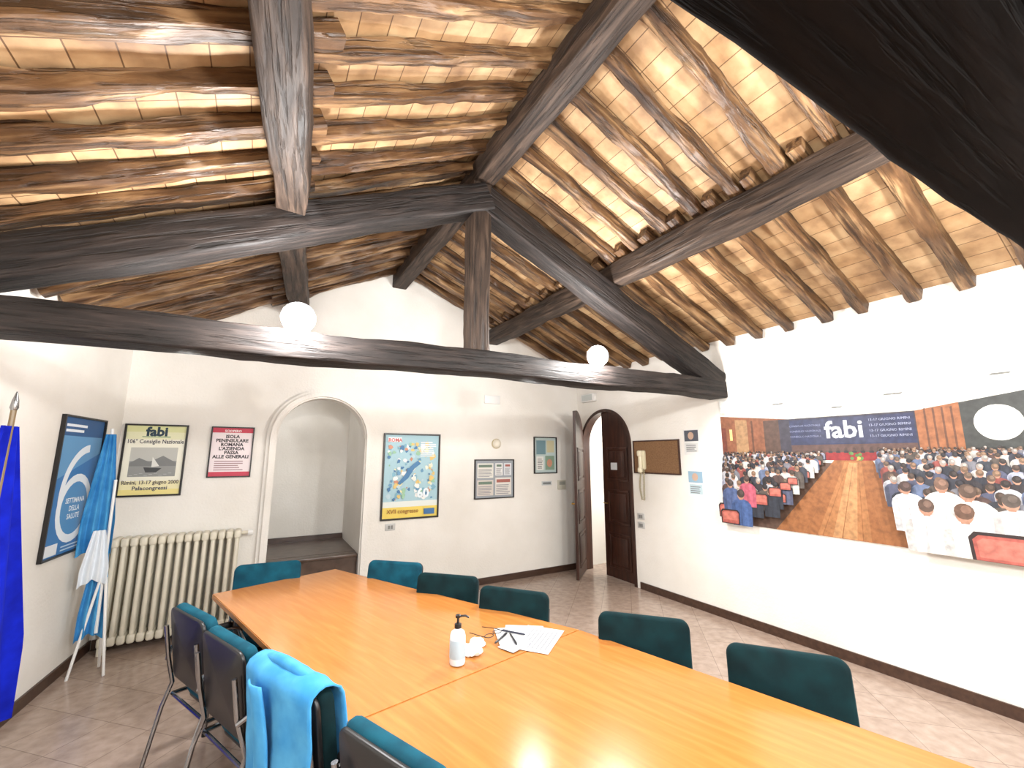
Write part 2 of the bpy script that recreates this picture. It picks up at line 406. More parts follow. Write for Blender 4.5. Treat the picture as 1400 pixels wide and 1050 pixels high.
# ------------------------------------------------------------ flat art helper
_txt={}
def textmesh(s,size,bold=0.0):
    k=(s,size,bold)
    if k in _txt: return _txt[k]
    cu=bpy.data.curves.new('t','FONT'); cu.body=s; cu.size=size; cu.align_x='CENTER'; cu.offset=bold; cu.resolution_u=2
    o=bpy.data.objects.new('t',cu); scene.collection.objects.link(o)
    dg=bpy.context.evaluated_depsgraph_get(); dg.update()
    me=o.evaluated_get(dg).to_mesh()
    r=([v.co.copy() for v in me.vertices],[list(p.vertices) for p in me.polygons])
    o.evaluated_get(dg).to_mesh_clear(); bpy.data.objects.remove(o); bpy.data.curves.remove(cu)
    _txt[k]=r; return r
class Art(MB):
    def __init__(s,name,origin,u,v):
        super().__init__(name); s.o=Vector(origin); s.u=Vector(u).normalized(); s.vv=Vector(v).normalized(); s.n=s.u.cross(s.vv).normalized(); s.z=0.012; s.dz=.00012
    def P(s,x,y,z): return s.o+s.u*x+s.vv*y+s.n*z
    def poly(s,pts,c,rough=0.55):
        s.z+=s.dz
        s.add([s.P(x,y,s.z) for x,y in pts],[list(range(len(pts)))],c if not isinstance(c,tuple) else flat(c,rough))
    def rect(s,x0,y0,x1,y1,c): s.poly([(x0,y0),(x1,y0),(x1,y1),(x0,y1)],c)
    def ell(s,x,y,rx,ry,c,n=14): s.poly([(x+rx*math.cos(2*math.pi*k/n),y+ry*math.sin(2*math.pi*k/n)) for k in range(n)],c)
    def text(s,t,x,y,size,c,bold=0.0,maxw=None):
        V,F=textmesh(t,size,bold)
        if not V: return
        w=max(v.x for v in V)-min(v.x for v in V); k=1.0
        if maxw and w>maxw: k=maxw/w
        s.z+=s.dz
        s.add([s.P(x+v.x*k,y+v.y,s.z) for v in V],F,flat(c,0.55))
    def board(s,x0,y0,x1,y1,mat,t=0.012):
        V=[s.P(x,y,z) for z in(0.001,t) for x,y in((x0,y0),(x1,y0),(x1,y1),(x0,y1))]
        s.add(V,[[3,2,1,0],[4,5,6,7],[0,1,5,4],[1,2,6,5],[2,3,7,6],[3,0,4,7]],mat)
    def frame(s,w,h,fw=0.016,t=0.028,mat=None):
        mat=mat or M_frame
        for (a,b_,c,d) in((-fw,-fw,w+fw,0),(-fw,h,w+fw,h+fw),(-fw,0,0,h),(w,0,w+fw,h)):
            s.board(a,b_,c,d,mat,t)
    def lines(s,x0,x1,y0,y1,n,c,fr=0.45):
        h=(y1-y0)/n
        for i in range(n):
            xe=x1-(x1-x0)*random.uniform(0,.25)
            s.rect(x0,y0+i*h,xe,y0+i*h+h*fr,c)

UP=(0,0,1)
w,h=.46,.66
a=Art('framed_council_poster',(-1.13,YB,1.33),(1,0,0),UP); a.board(0,0,w,h,flat((230,228,212))); a.frame(w,h)
a.rect(0,.0,w,.05,(230,216,140)); a.rect(0,.05,w,.13,(230,222,176)); a.rect(0,.60,w,h,(214,216,160)); a.rect(0,.53,w,.60,(224,224,188))
a.text('fabi',.23,.565,.12,(24,54,70),.005); a.rect(.12,.55,.34,.557,(30,120,80))
a.text('106° Consiglio Nazionale',.23,.49,.055,(40,40,60),.001,maxw=.43)
a.rect(.05,.17,.41,.45,(140,142,140)); a.rect(.05,.32,.41,.45,(180,180,174))
a.poly([(.05,.3),(.12,.35),(.2,.31),(.3,.37),(.41,.3),(.41,.27),(.05,.27)],(118,120,120)); a.poly([(.16,.26),(.3,.25),(.26,.21),(.18,.21)],(60,62,64)); a.poly([(.22,.26),(.22,.36),(.28,.27)],(216,216,210))
for i in range(9): a.rect(.06+i*.037,.18+.01*(i%3),.085+i*.037,.184+.01*(i%3),(180,182,182))
a.text('Rimini, 13-17 giugno 2000',.23,.10,.05,(60,50,60),.001,maxw=.43); a.text('Palacongressi',.23,.045,.05,(60,60,80),.001,maxw=.36)
a.build(fix=False)
w,h=.36,.5
a=Art('framed_text_poster',(-.45,YB,1.49),(1,0,0),UP); a.board(0,0,w,h,flat((232,220,222))); a.frame(w,h,.012)
a.rect(0,h-.05,w,h,(196,60,82)); a.rect(0,0,w,.045,(196,60,82))
for i,t in enumerate(['ISOLA','PENINSULARE','ROMANA','L\'AZIENDA','PASSA','ALLE GENERALI']):
    a.text(t,w/2,.395-i*.042,.046,(40,34,38),.0018,maxw=.32)
a.lines(.04,.32,.06,.17,5,(160,130,136)); a.text('SCIOPERO',w/2,.458,.032,(240,235,235),.001)
a.build(fix=False)
w,h=.70,1.02
a=Art('framed_map_poster',(1.33,YB,.94),(1,0,0),UP); a.board(0,0,w,h,flat((164,198,208))); a.frame(w,h,.02)
a.rect(0,0,w,.13,(230,204,96)); a.rect(0,.13,w,.2,(220,226,220))
cols=[(228,226,210),(124,172,192),(220,190,116),(98,146,180),(198,138,110),(232,220,168),(148,190,158),(70,120,164),(236,236,232),(184,206,214)]
for i in range(150):
    x=random.uniform(.05,w-.06); y=random.uniform(.22,h-.1); c=random.choice(cols)
    r=random.uniform(.01,.04)
    a.poly([(min(max(x+r*random.uniform(.5,1.2)*math.cos(t),.01),w-.01),y+r*random.uniform(.5,1.2)*math.sin(t)) for t in [q*math.pi/4 for q in range(8)]],c)
a.rect(.03,h-.09,.2,h-.03,(244,244,244)); a.text('ROMA',.12,h-.085,.06,(200,80,80),.002); a.lines(.45,.66,.75,.95,8,(240,240,240),.5)
a.poly([(.2,.4),(.3,.48),(.38,.6),(.46,.66),(.42,.7),(.32,.62),(.24,.5),(.17,.42)],(70,122,166))
a.text('60',.5,.24,.16,(230,240,245),.006)
a.text('XVII congresso',.25,.06,.07,(150,100,40),.001,maxw=.4); a.rect(.52,.03,.66,.1,(60,110,160))
a.build(fix=False)
w,h=.60,.51
a=Art('framed_clippings',(2.575,YB,1.125),(1,0,0),UP); a.board(0,0,w,h,flat((150,156,162))); a.frame(w,h,.014)
for (x,y,ww,hh,c) in((.03,.27,.25,.2,(218,216,208)),(.03,.03,.25,.21,(204,196,188)),(.31,.3,.12,.17,(222,222,220)),(.45,.3,.12,.17,(212,216,220)),(.31,.03,.26,.24,(214,210,204))):
    a.rect(x,y,x+ww,y+hh,c); a.lines(x+.015,x+ww-.015,y+.015,y+hh*.65,6,(136,136,140)); a.rect(x+.02,y+hh*.72,x+ww-.02,y+hh*.9,random.choice([(160,96,86),(90,106,136),(104,124,108)]))
a.build(fix=False)
w,h=.39,.52
a=Art('framed_notice',(3.555,YB,1.45),(1,0,0),UP); a.board(0,0,w,h,flat((176,192,190))); a.frame(w,h,.014)
a.rect(.03,.27,.2,.48,(104,134,142)); a.rect(.22,.3,.36,.48,(190,184,150)); a.rect(.03,.04,.16,.24,(216,216,210)); a.rect(.19,.04,.36,.25,(124,148,128)); a.lines(.05,.15,.06,.22,6,(120,120,120)); a.ell(.27,.14,.05,.06,(190,136,110))
a.build(fix=False)
y0,y1=4.36,5.02
ud=Vector((xl(y1)-xl(y0),y1-y0,0)); w=ud.length; h=1.02
a=Art('framed_blue_poster',(xl(y0),y0,.97),ud,UP); a.n=-a.n if a.n.x<0 else a.n
a.board(0,0,w,h,flat((54,116,176))); a.frame(w,h,.014)
a.rect(0,h-.14,w,h,(34,84,136)); a.lines(.05,.38,h-.11,h-.03,2,(226,234,241),.5)
n=26
def clipx(P): return [(min(max(x,.004),w-.004),min(max(y,.004),h-.004)) for x,y in P]
def arc(cx,cy,r0,r1,a0,a1,c):
    P=[(cx+r1*math.cos(math.radians(a0+(a1-a0)*i/n)),cy+r1*math.sin(math.radians(a0+(a1-a0)*i/n))) for i in range(n+1)]
    Q=[(cx+r0*math.cos(math.radians(a0+(a1-a0)*i/n)),cy+r0*math.sin(math.radians(a0+(a1-a0)*i/n))) for i in range(n+1)]
    for i in range(n): a.poly(clipx([P[i],P[i+1],Q[i+1],Q[i]]),c); a.z-=0.00012
    a.z+=.0002
a.poly(clipx([(0,.55),(w,.75),(w,.88),(0,.88)]),(94,150,196))
a.ell(.36,.33,.215,.215,(80,140,190),26)
arc(.36,.33,.20,.26,0,360,(228,236,242)); arc(.50,.42,.34,.40,95,188,(228,236,242))
a.text('SETTIMANA',.36,.37,.055,(238,244,248),.001,maxw=.3); a.text('DELLA',.36,.31,.055,(238,244,248),.001,maxw=.24); a.text('SALUTE',.36,.25,.055,(238,244,248),.001,maxw=.24)
a.rect(0.01,.01,.2,.09,(222,228,234)); a.lines(.25,.6,.02,.07,2,(186,210,230),.4)
a.build(fix=False)

RU=(0,-1,0)
w,h=.72,.40
a=Art('cork_board',(XR,4.22,1.485),RU,UP)
M_cork=wood('cork',[(0.3,(106,76,50)),(0.7,(140,106,74))],scale=(30,30,30),rough=.9)
a.board(0,0,w,h,M_cork); a.frame(w,h,.016,.02,flat((60,34,24))); a.build(fix=False)
for k_,(y_,z_,c_) in enumerate(((3.42,1.71,(206,208,206)),(3.40,1.23,(176,196,202)))):
    a=Art('pinned_sheet',(XR,y_,z_),RU,UP); a.z=.003
    a.board(0,0,.21,.30,flat((222,222,220)),.003); a.rect(.01,.16,.2,.29,(80,84,94) if k_==0 else (140,170,190)); a.rect(.02,.03,.19,.14,c_); a.lines(.03,.17,.04,.13,4,(120,120,124)); a.ell(.1,.225,.04,.045,(190,160,140)); a.build(fix=False)
for z_ in(.87,.76):
    b=MB('light_switch'); b.box((XR-.012,4.10,z_),(XR-.001,4.22,z_+.08),flat((186,186,184),.4),bev=.003); b.box((XR-.018,4.13,z_+.02),(XR-.01,4.155,z_+.06),flat((130,130,128))); b.box((XR-.018,4.165,z_+.02),(XR-.01,4.19,z_+.06),flat((130,130,128))); b.build()
b=MB('light_switch'); b.box((1.38,YB-.012,.80),(1.50,YB-.001,.88),flat((186,186,184),.4),bev=.003); b.box((1.41,YB-.017,.82),(1.435,YB-.01,.86),flat((130,130,128))); b.box((1.445,YB-.017,.82),(1.47,YB-.01,.86),flat((130,130,128))); b.build()
b=MB('wall_sign'); b.box((3.68,YB-.012,1.26),(3.86,YB-.001,1.32),flat((190,194,194)),bev=.003); b.box((3.70,YB-.016,1.275),(3.84,YB-.01,1.305),flat((120,124,124))); b.build()
b=MB('wall_thermostat'); b.box((3.97,YB-.03,1.19),(4.12,YB-.001,1.33),flat((196,192,176)),bev=.008); b.box((3.99,YB-.034,1.26),(4.10,YB-.028,1.31),flat((150,150,140))); b.build()
b=MB('junction_box'); b.box((2.70,YB-.03,2.44),(2.95,YB-.001,2.56),M_whitep,bev=.006); b.box((2.71,YB-.034,2.45),(2.94,YB-.029,2.55),M_whitep,bev=.002); b.build()
b=MB('emergency_light'); b.box((XR-.07,4.95,2.53),(XR-.001,5.25,2.66),M_whitep,bev=.015); b.box((XR-.075,4.98,2.55),(XR-.068,5.22,2.64),flat((190,196,194),.2)); b.build()
b=MB('wall_globe_light'); Mx=Matrix.Translation((2.90,YB-.001,1.87))@Matrix.Rotation(math.radians(90),4,'X')
b.lathe([(.07,0),(.072,.02),(.06,.022)],flat((190,178,146)),Mx); b.lathe([(.062,.02)]+[(.062*math.cos(t*math.pi/16),.02+.062*math.sin(t*math.pi/16)) for t in range(8)]+[(.003,.082)],flat((222,216,200),.3),Mx); b.build()
b=MB('wall_intercom'); IC=flat((206,198,168)); IC2=flat((216,208,182))
b.box((XR-.06,4.02,1.52),(XR-.001,4.12,1.77),IC,bev=.02,seg=3); b.box((XR-.10,4.035,1.50),(XR-.06,4.085,1.75),IC2,bev=.018,seg=3)
b.box((XR-.115,4.03,1.69),(XR-.05,4.09,1.77),IC2,bev=.02,seg=3); b.box((XR-.115,4.03,1.48),(XR-.05,4.09,1.55),IC2,bev=.02,seg=3)
cord=[(XR-.07+.012*math.cos(t*1.3),4.06+.012*math.sin(t*1.3)+.03*math.sin(t/90*math.pi),1.49-.0040*t) for t in range(90)]
b.tube(cord,.005,flat((160,150,120)),n=5)
cord=[(XR-.07+.012*math.cos(t*1.3),4.03-.0002*t+.012*math.sin(t*1.3),1.13+.0045*t) for t in range(90)]
b.tube(cord,.005,flat((160,150,120)),n=5)
b.build()

# ------------------------------------------------------------ mural
PHOTO=True
W,Z0,Z1=2.62,0.99,2.305
a=Art('conference_photo_mural',(XR,2.915,Z0),RU,UP); a.dz=.00004
a.board(0,0,W,Z1-Z0,flat((220,220,214)))
def q(y,z): return (2.915-y,z-Z0)
def Q(pts,c): a.poly([q(*p) for p in pts],c)
Q([(2.915,2.15),(2.165,2.06),(1.26,2.06),(.3,2.22),(.3,2.30),(2.915,2.30)],(240,240,236))
Q([(2.915,2.14),(2.165,2.05),(1.26,2.05),(1.26,2.075),(2.165,2.07),(2.915,2.17)],(200,198,186))
Q([(1.26,2.05),(.3,2.2),(.3,2.26),(1.26,2.08)],(206,204,194))
for y_,z_,r_ in((2.3,2.2,.05),(1.4,2.19,.06),(1.8,2.12,.04),(.8,2.26,.05)):
    Q([(y_+r_,z_),(y_-r_,z_),(y_-r_-.02,z_+.014),(y_+r_-.02,z_+.014)],(110,110,104))
Q([(2.915,2.13),(2.165,2.045),(2.165,1.7),(2.915,1.62)],(130,80,54))
Q([(2.915,2.0),(2.86,2.0),(2.86,1.7),(2.915,1.7)],(106,52,38)); Q([(2.75,2.08),(2.62,2.07),(2.62,1.7),(2.75,1.7)],(158,122,86)); Q([(2.45,2.05),(2.3,2.05),(2.3,1.72),(2.45,1.72)],(80,58,48))
Q([(2.58,2.06),(2.56,2.06),(2.56,1.7),(2.58,1.7)],(90,56,40)); Q([(2.82,1.98),(2.79,1.98),(2.79,1.86),(2.82,1.86)],(240,200,130))
Q([(2.3,2.05),(1.26,2.05),(1.26,1.66),(2.3,1.66)],(54,50,62)); Q([(2.2,2.035),(1.28,2.035),(1.28,1.80),(2.2,1.80)],(40,46,78))
Q([(2.0,2.03),(1.5,2.03),(1.5,1.81),(2.0,1.81)],(50,54,82))
a.text('fabi',*q(1.76,1.86),.21,(200,204,212),.005)
for i in range(3): a.text('CONSIGLIO NAZIONALE',*q(2.07,1.97-i*.05),.024,(130,136,166),0)
for i in range(4): a.text('13-17 GIUGNO RIMINI',*q(1.44,1.99-i*.045),.028,(160,166,190),0)
Q([(2.2,1.80),(1.28,1.80),(1.28,1.70),(2.2,1.70)],(86,62,56)); Q([(1.92,1.73),(1.5,1.73),(1.5,1.66),(1.92,1.66)],(140,38,40))
for y_ in(1.88,1.82,1.76,1.7,1.64,1.58,1.53): a.ell(*q(y_,1.755),.012,.018,(70,50,44)); a.rect(2.915-y_-.016,1.725-Z0,2.915-y_+.016,1.742-Z0,(40,40,46))
for i in range(10): a.ell(*q(1.69+random.uniform(-.04,.04),1.685+random.uniform(-.03,.04)),.014,.014,random.choice([(70,110,56),(90,130,70),(190,110,60),(200,160,80)]),8)
Q([(1.26,2.05),(.3,2.2),(.3,1.55),(1.26,1.68)],(54,56,54)); Q([(1.27,2.05),(1.02,2.09),(1.02,1.70),(1.27,1.70)],(144,90,56))
for yy in(1.22,1.17,1.12,1.07): Q([(yy,2.06),(yy-.012,2.065),(yy-.012,1.7),(yy,1.7)],(96,60,42))
a.ell(*q(.84,1.93),.12,.125,(212,212,202),24); Q([(.3,2.0),(.62,2.0),(.62,1.8),(.3,1.8)],(80,86,82))
Q([(.6,2.14),(.3,2.18),(.3,2.04),(.6,2.03)],(120,126,120))
Q([(2.915,1.66),(.3,1.6),(.3,Z0+.005),(2.915,Z0+.005)],(90,68,56))
Q([(1.86,1.66),(1.58,1.66),(1.32,Z0+.005),(2.42,Z0+.005)],(150,96,56)); Q([(1.78,1.65),(1.66,1.65),(1.66,Z0+.01),(2.06,Z0+.01)],(168,114,70)); Q([(1.75,1.64),(1.69,1.64),(1.76,Z0+.01),(1.94,Z0+.01)],(186,138,92))
for t in(-.9,-.6,-.3,.0,.3,.6,.9): Q([(1.72-.12*t,1.64),(1.718-.12*t,1.64),(1.865-.5*t,Z0+.01),(1.872-.5*t,Z0+.01)],(142,92,54))
hairs=[(44,37,35),(66,53,45),(92,75,63),(146,138,132),(34,32,36),(112,88,69)]
tops=[(206,204,202),(76,80,102),(52,56,66),(98,112,142),(140,72,66),(180,180,186),(42,46,56),(114,114,122),(80,60,56),(160,164,182),(82,74,68),(194,190,184),(56,58,68),(46,42,46)]
def person(y,z,s,c=None,h=None):
    c=c or random.choice(tops); h=h or random.choice(hairs); x,v=q(y,z)
    if x-s*.9<0.005 : x=s*.9+.006
    if x+s*.9>W-.005: x=W-s*.9-.006
    v0=max(v-1.9*s,.006); lean=random.uniform(-.12,.12)*s
    a.poly([(x-.8*s,v0),(x+.8*s,v0),(x+.86*s,v-.2*s),(x+.78*s,v+.1*s),(x+.55*s,v+.34*s),(x+.2*s,v+.48*s),(x-.2*s,v+.48*s),(x-.55*s,v+.34*s),(x-.78*s,v+.1*s),(x-.86*s,v-.2*s)],c)
    dk=tuple(int(t*.84) for t in c); lt=tuple(int(min(255,t*1.06+4)) for t in c)
    if s>.045:
        a.poly([(x-.8*s,v0),(x-.45*s,v0),(x-.5*s,v+.2*s),(x-.78*s,v+.05*s)],dk); a.poly([(x+.15*s,v0),(x+.5*s,v0),(x+.5*s,v+.2*s),(x+.2*s,v+.3*s)],lt)
        a.poly([(x-.1*s,v0),(x+.02*s,v0),(x+.02*s,v+.3*s)],dk)
    a.rect(x-.13*s+lean,v+.4*s,x+.13*s+lean,v+.6*s,(160,118,98))
    a.ell(x+lean,v+.78*s,.28*s,.38*s,(172,128,106),14); a.ell(x+lean+.02*s,v+.9*s,.31*s,.33*s,h,14)
    a.ell(x+lean+.08*s,v+.98*s,.16*s,.17*s,tuple(int(min(255,t*1.2+10)) for t in h),10)
def rchair(y,z,s):
    x,v=q(y,z)
    if x+s/2>W-.01: return
    a.poly([(x-.5*s,max(v-.4*s,.005)),(x+.5*s,max(v-.4*s,.005)),(x+.52*s,v+.2*s),(x+.42*s,v+.33*s),(x-.42*s,v+.33*s),(x-.52*s,v+.2*s)],(44,32,32))
    a.poly([(x-.44*s,max(v-.36*s,.007)),(x+.44*s,max(v-.36*s,.007)),(x+.46*s,v+.16*s),(x+.36*s,v+.26*s),(x-.36*s,v+.26*s),(x-.46*s,v+.16*s)],(168,86,76))
    a.poly([(x-.38*s,max(v-.2*s,.008)),(x+.38*s,max(v-.2*s,.008)),(x+.4*s,v+.12*s),(x+.3*s,v+.2*s),(x-.3*s,v+.2*s),(x-.4*s,v+.12*s)],(188,110,96))
for row in range(12):
    t=row/11.0; z=1.71-.36*t*t-.07*t; s=.026+.062*t
    yl=2.88; yr=1.95+.38*t*t+.08*t
    n_=int((yl-yr)/(s*1.4))
    for i in range(n_+1):
        y_=yr+(yl-yr)*i/max(n_,1)
        if i==0 and row>2: rchair(y_-.02,z-.5*s,s*1.4)
        person(y_+random.uniform(-.3,.3)*s,z+random.uniform(-.3,.3)*s,s)
    yr2=.36; yl2=1.52-.16*t*t
    n_=int((yl2-yr2)/(s*1.4))
    for i in range(n_+1):
        y_=yl2-(yl2-yr2)*i/max(n_,1)
        person(y_+random.uniform(-.3,.3)*s,z+.02+random.uniform(-.3,.3)*s,s)
for (y_,z_,s_) in((2.35,1.36,.12),(2.25,1.42,.10),(2.18,1.47,.09),(2.5,1.28,.15),(2.85,1.14,.2)): rchair(y_,z_,s_)
person(2.62,1.38,.10,(176,84,102),(66,50,46)); person(2.80,1.32,.11,(74,90,130),(60,50,48)); person(2.70,1.20,.13,(64,88,136),(60,50,46)); rchair(2.83,1.08,.20)
person(.62,1.42,.13,(216,216,216)); person(.42,1.36,.13,(130,134,140)); person(1.16,1.38,.13,(226,226,222),(110,84,70)); person(1.36,1.36,.12,(218,218,220),(70,54,50)); person(1.02,1.32,.15,(226,224,220),(84,66,56))
person(1.28,1.20,.15,(224,222,220),(90,70,60)); person(.60,1.22,.16,(214,216,220),(150,142,134)); person(.82,1.28,.14,(212,208,206),(80,70,64)); person(1.06,1.16,.17,(226,224,222),(100,74,60)); rchair(.90,1.08,.32)
a.build(fix=False)
PHOTO=False

# ------------------------------------------------------------ door (double leaf, arched)
def leaf(name,width,zspring,rad,flip,M):
    b=MB(name); n=14; th=.04
    def ztop(x):
        d=rad-x
        return zspring+math.sqrt(max(rad*rad-d*d,0))
    xs=[width*i/n for i in range(n+1)]
    V=[];F=[]
    for x in xs:
        z=max(ztop(x)-.01,zspring*.98 if x==0 else 0)
        V+=[(x,-th/2,.01),(x,-th/2,z),(x,th/2,.01),(x,th/2,z)]
    for i in range(n):
        a_=4*i;c=4*i+4
        F+=[[a_,c,c+1,a_+1],[a_+2,a_+3,c+3,c+2],[a_+1,c+1,c+3,a_+3],[a_,a_+2,c+2,c]]
    F+=[[0,1,3,2],[4*n,4*n+2,4*n+3,4*n+1]]
    b.add(V,F,M_door)
    for (z0,z1) in((.14,.62),(.74,1.22),(1.34,1.82)):
        for sgn in(-1,1):
            yy0,yy1=(-th/2-.012,-th/2) if sgn<0 else (th/2,th/2+.012)
            x0,x1=.09,width-.09
            b.box((x0,yy0,z0),(x1,yy1,z0+.03),M_door,bev=.004); b.box((x0,yy0,z1-.03),(x1,yy1,z1),M_door,bev=.004)
            b.box((x0,yy0,z0+.03),(x0+.03,yy1,z1-.03),M_door,bev=.004); b.box((x1-.03,yy0,z0+.03),(x1,yy1,z1-.03),M_door,bev=.004)
            b.box((x0+.06,yy0,z0+.06),(x1-.06,yy1,z1-.06),M_door,bev=.005)
    brass=flat((190,150,70),.3,'brass',1.0)
    b.tube([(width-.05,-th/2-.01,1.02),(width-.05,-th/2-.05,1.02),(width-.13,-th/2-.055,1.02)],.009,brass)
    o=b.build(M); return o
Mc=Matrix(((0,1,0,XR+.06),(1,0,0,DC-DR+.03),(0,0,1,0),(0,0,0,1)))
l1=leaf('leaf_closed',.60,DS,DR-.02,False,Mc)
hx,hy=XR-.0,DC+DR-.03; ex,ey=3.90,4.89
d=Vector((ex-hx,ey-hy,0)).normalized(); sd=Vector((-d.y,d.x,0))
Mo=Matrix(((d.x,sd.x,0,hx),(d.y,sd.y,0,hy),(0,0,1,0),(0,0,0,1)))
l2=leaf('leaf_open',.64,DS,DR-.02,True,Mo)
b=MB('frame')
band(b,ring(DC,DR-.045,DS,0),ring(DC,DR,DS,0),lambda t,z,dd:(XR+dd,t,z),0.13,-0.012,M_door); fr=b.build()
b=MB('notice'); b.box((XR+.02,4.60,1.50),(XR+.035,4.72,1.60),flat((200,202,204))); nt_=b.build()
parent_group('door_1',[l1,l2,fr,nt_],(XR,DC,0))

# ------------------------------------------------------------ radiator
b=MB('cast_iron_radiator'); n=15; x0,x1=-1.09,-.10; yb=YB-.05; dp=.14
for i in range(n):
    x=x0+(x1-x0)*(i+.5)/n
    for yy in(yb-dp,yb-dp/2,yb):
        b.tube([(x,yy,.13),(x,yy,.16),(x,yy,.88),(x,yy,.91)],[.014,.019,.019,.014],M_rad,n=10)
    for z in(.105,.925):
        b.box((x-.029,yb-dp-.025,z-.04),(x+.029,yb+.02,z+.04),M_rad,bev=.02,seg=3)
    if i in(0,n-1): b.box((x-.02,yb-dp-.01,0),(x+.02,yb-dp+.02,.08),M_rad,bev=.004); b.box((x-.02,yb-.03,0),(x+.02,yb,.08),M_rad,bev=.004)
b.tube([(x0+.02,yb-dp/2,.925),(x1-.02,yb-dp/2,.925)],.022,M_rad); b.tube([(x0+.02,yb-dp/2,.105),(x1+.07,yb-dp/2,.105),(x1+.09,yb-dp/2,.09),(x1+.09,yb-dp/2,0)],.014,M_rad)
b.tube([(x1,yb-dp/2,.925),(x1+.06,yb-dp/2,.925)],.016,M_rad); b.tube([(x1+.055,yb-dp/2,.925),(x1+.10,yb-dp/2,.925)],.028,M_whitep)
b.build()

# ------------------------------------------------------------ tables
def slab(b,pts,z0,z1,mat,bev=.004):
    n=len(pts); bm_=bmesh.new()
    vs=[bm_.verts.new((x,y,z0)) for x,y in pts]; vt=[bm_.verts.new((x,y,z1)) for x,y in pts]
    bm_.faces.new(vs[::-1]); bm_.faces.new(vt)
    for i in range(n): bm_.faces.new([vs[i],vs[(i+1)%n],vt[(i+1)%n],vt[i]])
    if bev: bmesh.ops.bevel(bm_,geom=list(bm_.edges),offset=bev,segments=2,affect='EDGES')
    b.bm(bm_,mat,None,False)
def table(pts,ang):
    R_=Matrix.Rotation(-ang,4,'Z'); cx=sum(p[0] for p in pts)/4; cy=sum(p[1] for p in pts)/4
    loc=[(R_@Vector((x-cx,y-cy,0))) for x,y in pts]; loc=[(v.x,v.y) for v in loc]
    b=MB('conference_table'); slab(b,loc,.725,.76,M_table)
    sh=[(x*.82,y*.82) for x,y in loc]
    n=len(sh)
    for i in range(n):
        p=Vector(sh[i]);q_=Vector(sh[(i+1)%n]); d_=(q_-p).normalized(); nn=Vector((-d_.y,d_.x))*.02
        V=[(p.x,p.y),(q_.x,q_.y),(q_.x+nn.x,q_.y+nn.y),(p.x+nn.x,p.y+nn.y)]
        b.add([(x,y,.62) for x,y in V]+[(x,y,.725) for x,y in V],[[3,2,1,0],[4,5,6,7],[0,1,5,4],[1,2,6,5],[2,3,7,6],[3,0,4,7]],M_table2)
    for (x,y) in sh:
        b.tube([(x*.95,y*.95,0),(x*.95,y*.95,.725)],.028,M_black,n=14); b.lathe([(.035,0),(.035,.02),(.028,.025)],M_black,Matrix.Translation((x*.95,y*.95,0)))
    return b.build(Matrix.Translation((cx,cy,0))@Matrix.Rotation(ang,4,'Z'))
g=.0015
table([(.352,1.748+g),(1.592,1.985+g),(.625,4.02),(-.208,3.743)],math.radians(108))
table([(.86,-.11),(2.07,.18),(1.592,1.985-g),(.352,1.748-g)],math.radians(105))

# ------------------------------------------------------------ chairs
def chair(tl,tr,arms=False,blue=False,z=.87,push=.03):
    A=Vector((tl[0],tl[1],0));B=Vector((tr[0],tr[1],0)); c=(A+B)/2; d=(B-A).normalized()
    tc=Vector((.75,2.0,0)); f=Vector((-d.y,d.x,0))
    if f.dot(tc-c)<0: f=-f
    x=f.cross(Vector((0,0,1)))
    c=c+f*push
    M=Matrix(((x.x,f.x,0,c.x),(x.y,f.y,0,c.y),(0,0,1,0),(0,0,0,1)))
    b=MB('conference_chair'); mv=M_velvetb if blue else M_velvet
    tilt=math.radians(8)
    Mb=Matrix.Translation((0,-.0,.695))@Matrix.Rotation(tilt,4,'X')
    b.panel(.45,.38,.06,.045,mv,Mb,bev=.02,curve=.25)
    b.panel(.44,.37,.02,.045,M_black,Mb@Matrix.Translation((0,-.036,0)),bev=.006,curve=.25)
    Ms=Matrix.Translation((0,.27,.45))@Matrix.Rotation(math.radians(93),4,'X')
    b.panel(.46,.44,.07,.07,mv,Ms,bev=.022)
    b.panel(.44,.42,.02,.07,M_black,Ms@Matrix.Translation((0,-.04,0)),bev=.005)
    for s in(-1,1):
        b.tube([(s*.235,-.11,.012),(s*.23,-.04,.36),(s*.225,-.005,.47),(s*.205,-.045,.62),(s*.205,-.07,.78)],.011,M_chrome)
        b.tube([(s*.235,.47,.012),(s*.23,.44,.36),(s*.225,.42,.405),(s*.225,.38,.41),(s*.225,-.0,.41)],.011,M_chrome)
        b.tube([(s*.235,-.11,.0),(s*.235,-.11,.02)],.014,M_black); b.tube([(s*.235,.47,.0),(s*.235,.47,.02)],.014,M_black)
        if arms:
            b.tube([(s*.215,-.045,.60),(s*.26,-.02,.64),(s*.265,.05,.655),(s*.265,.27,.655),(s*.26,.33,.63),(s*.24,.36,.55),(s*.23,.38,.41)],.011,M_chrome)
            b.box((s*.265-.024,.02,.655),(s*.265+.024,.29,.685),M_black,bev=.012,seg=3)
    b.tube([(-.23,.44,.36),(.23,.44,.36)],.009,M_chrome); b.tube([(-.225,0,.41),(.225,0,.41)],.009,M_chrome)
    return b.build(M),M
chair((1.86,1.31),(2.15,.94)); chair((1.66,1.86),(1.92,1.57)); chair((1.33,2.57),(1.55,2.29)); chair((1.09,3.07),(1.33,2.82)); chair((.88,3.61),(1.11,3.39),blue=True); chair((-.06,3.98),(.32,3.94),blue=True)
chair((-.33,3.15),(-.16,2.78),arms=True,blue=True)
chair((-.14,2.66),(.02,2.29),arms=True,blue=True)
_,MJ=chair((.12,2.15),(.28,1.78),arms=True,push=.0)
chair((.32,1.53),(.46,1.20),blue=True)
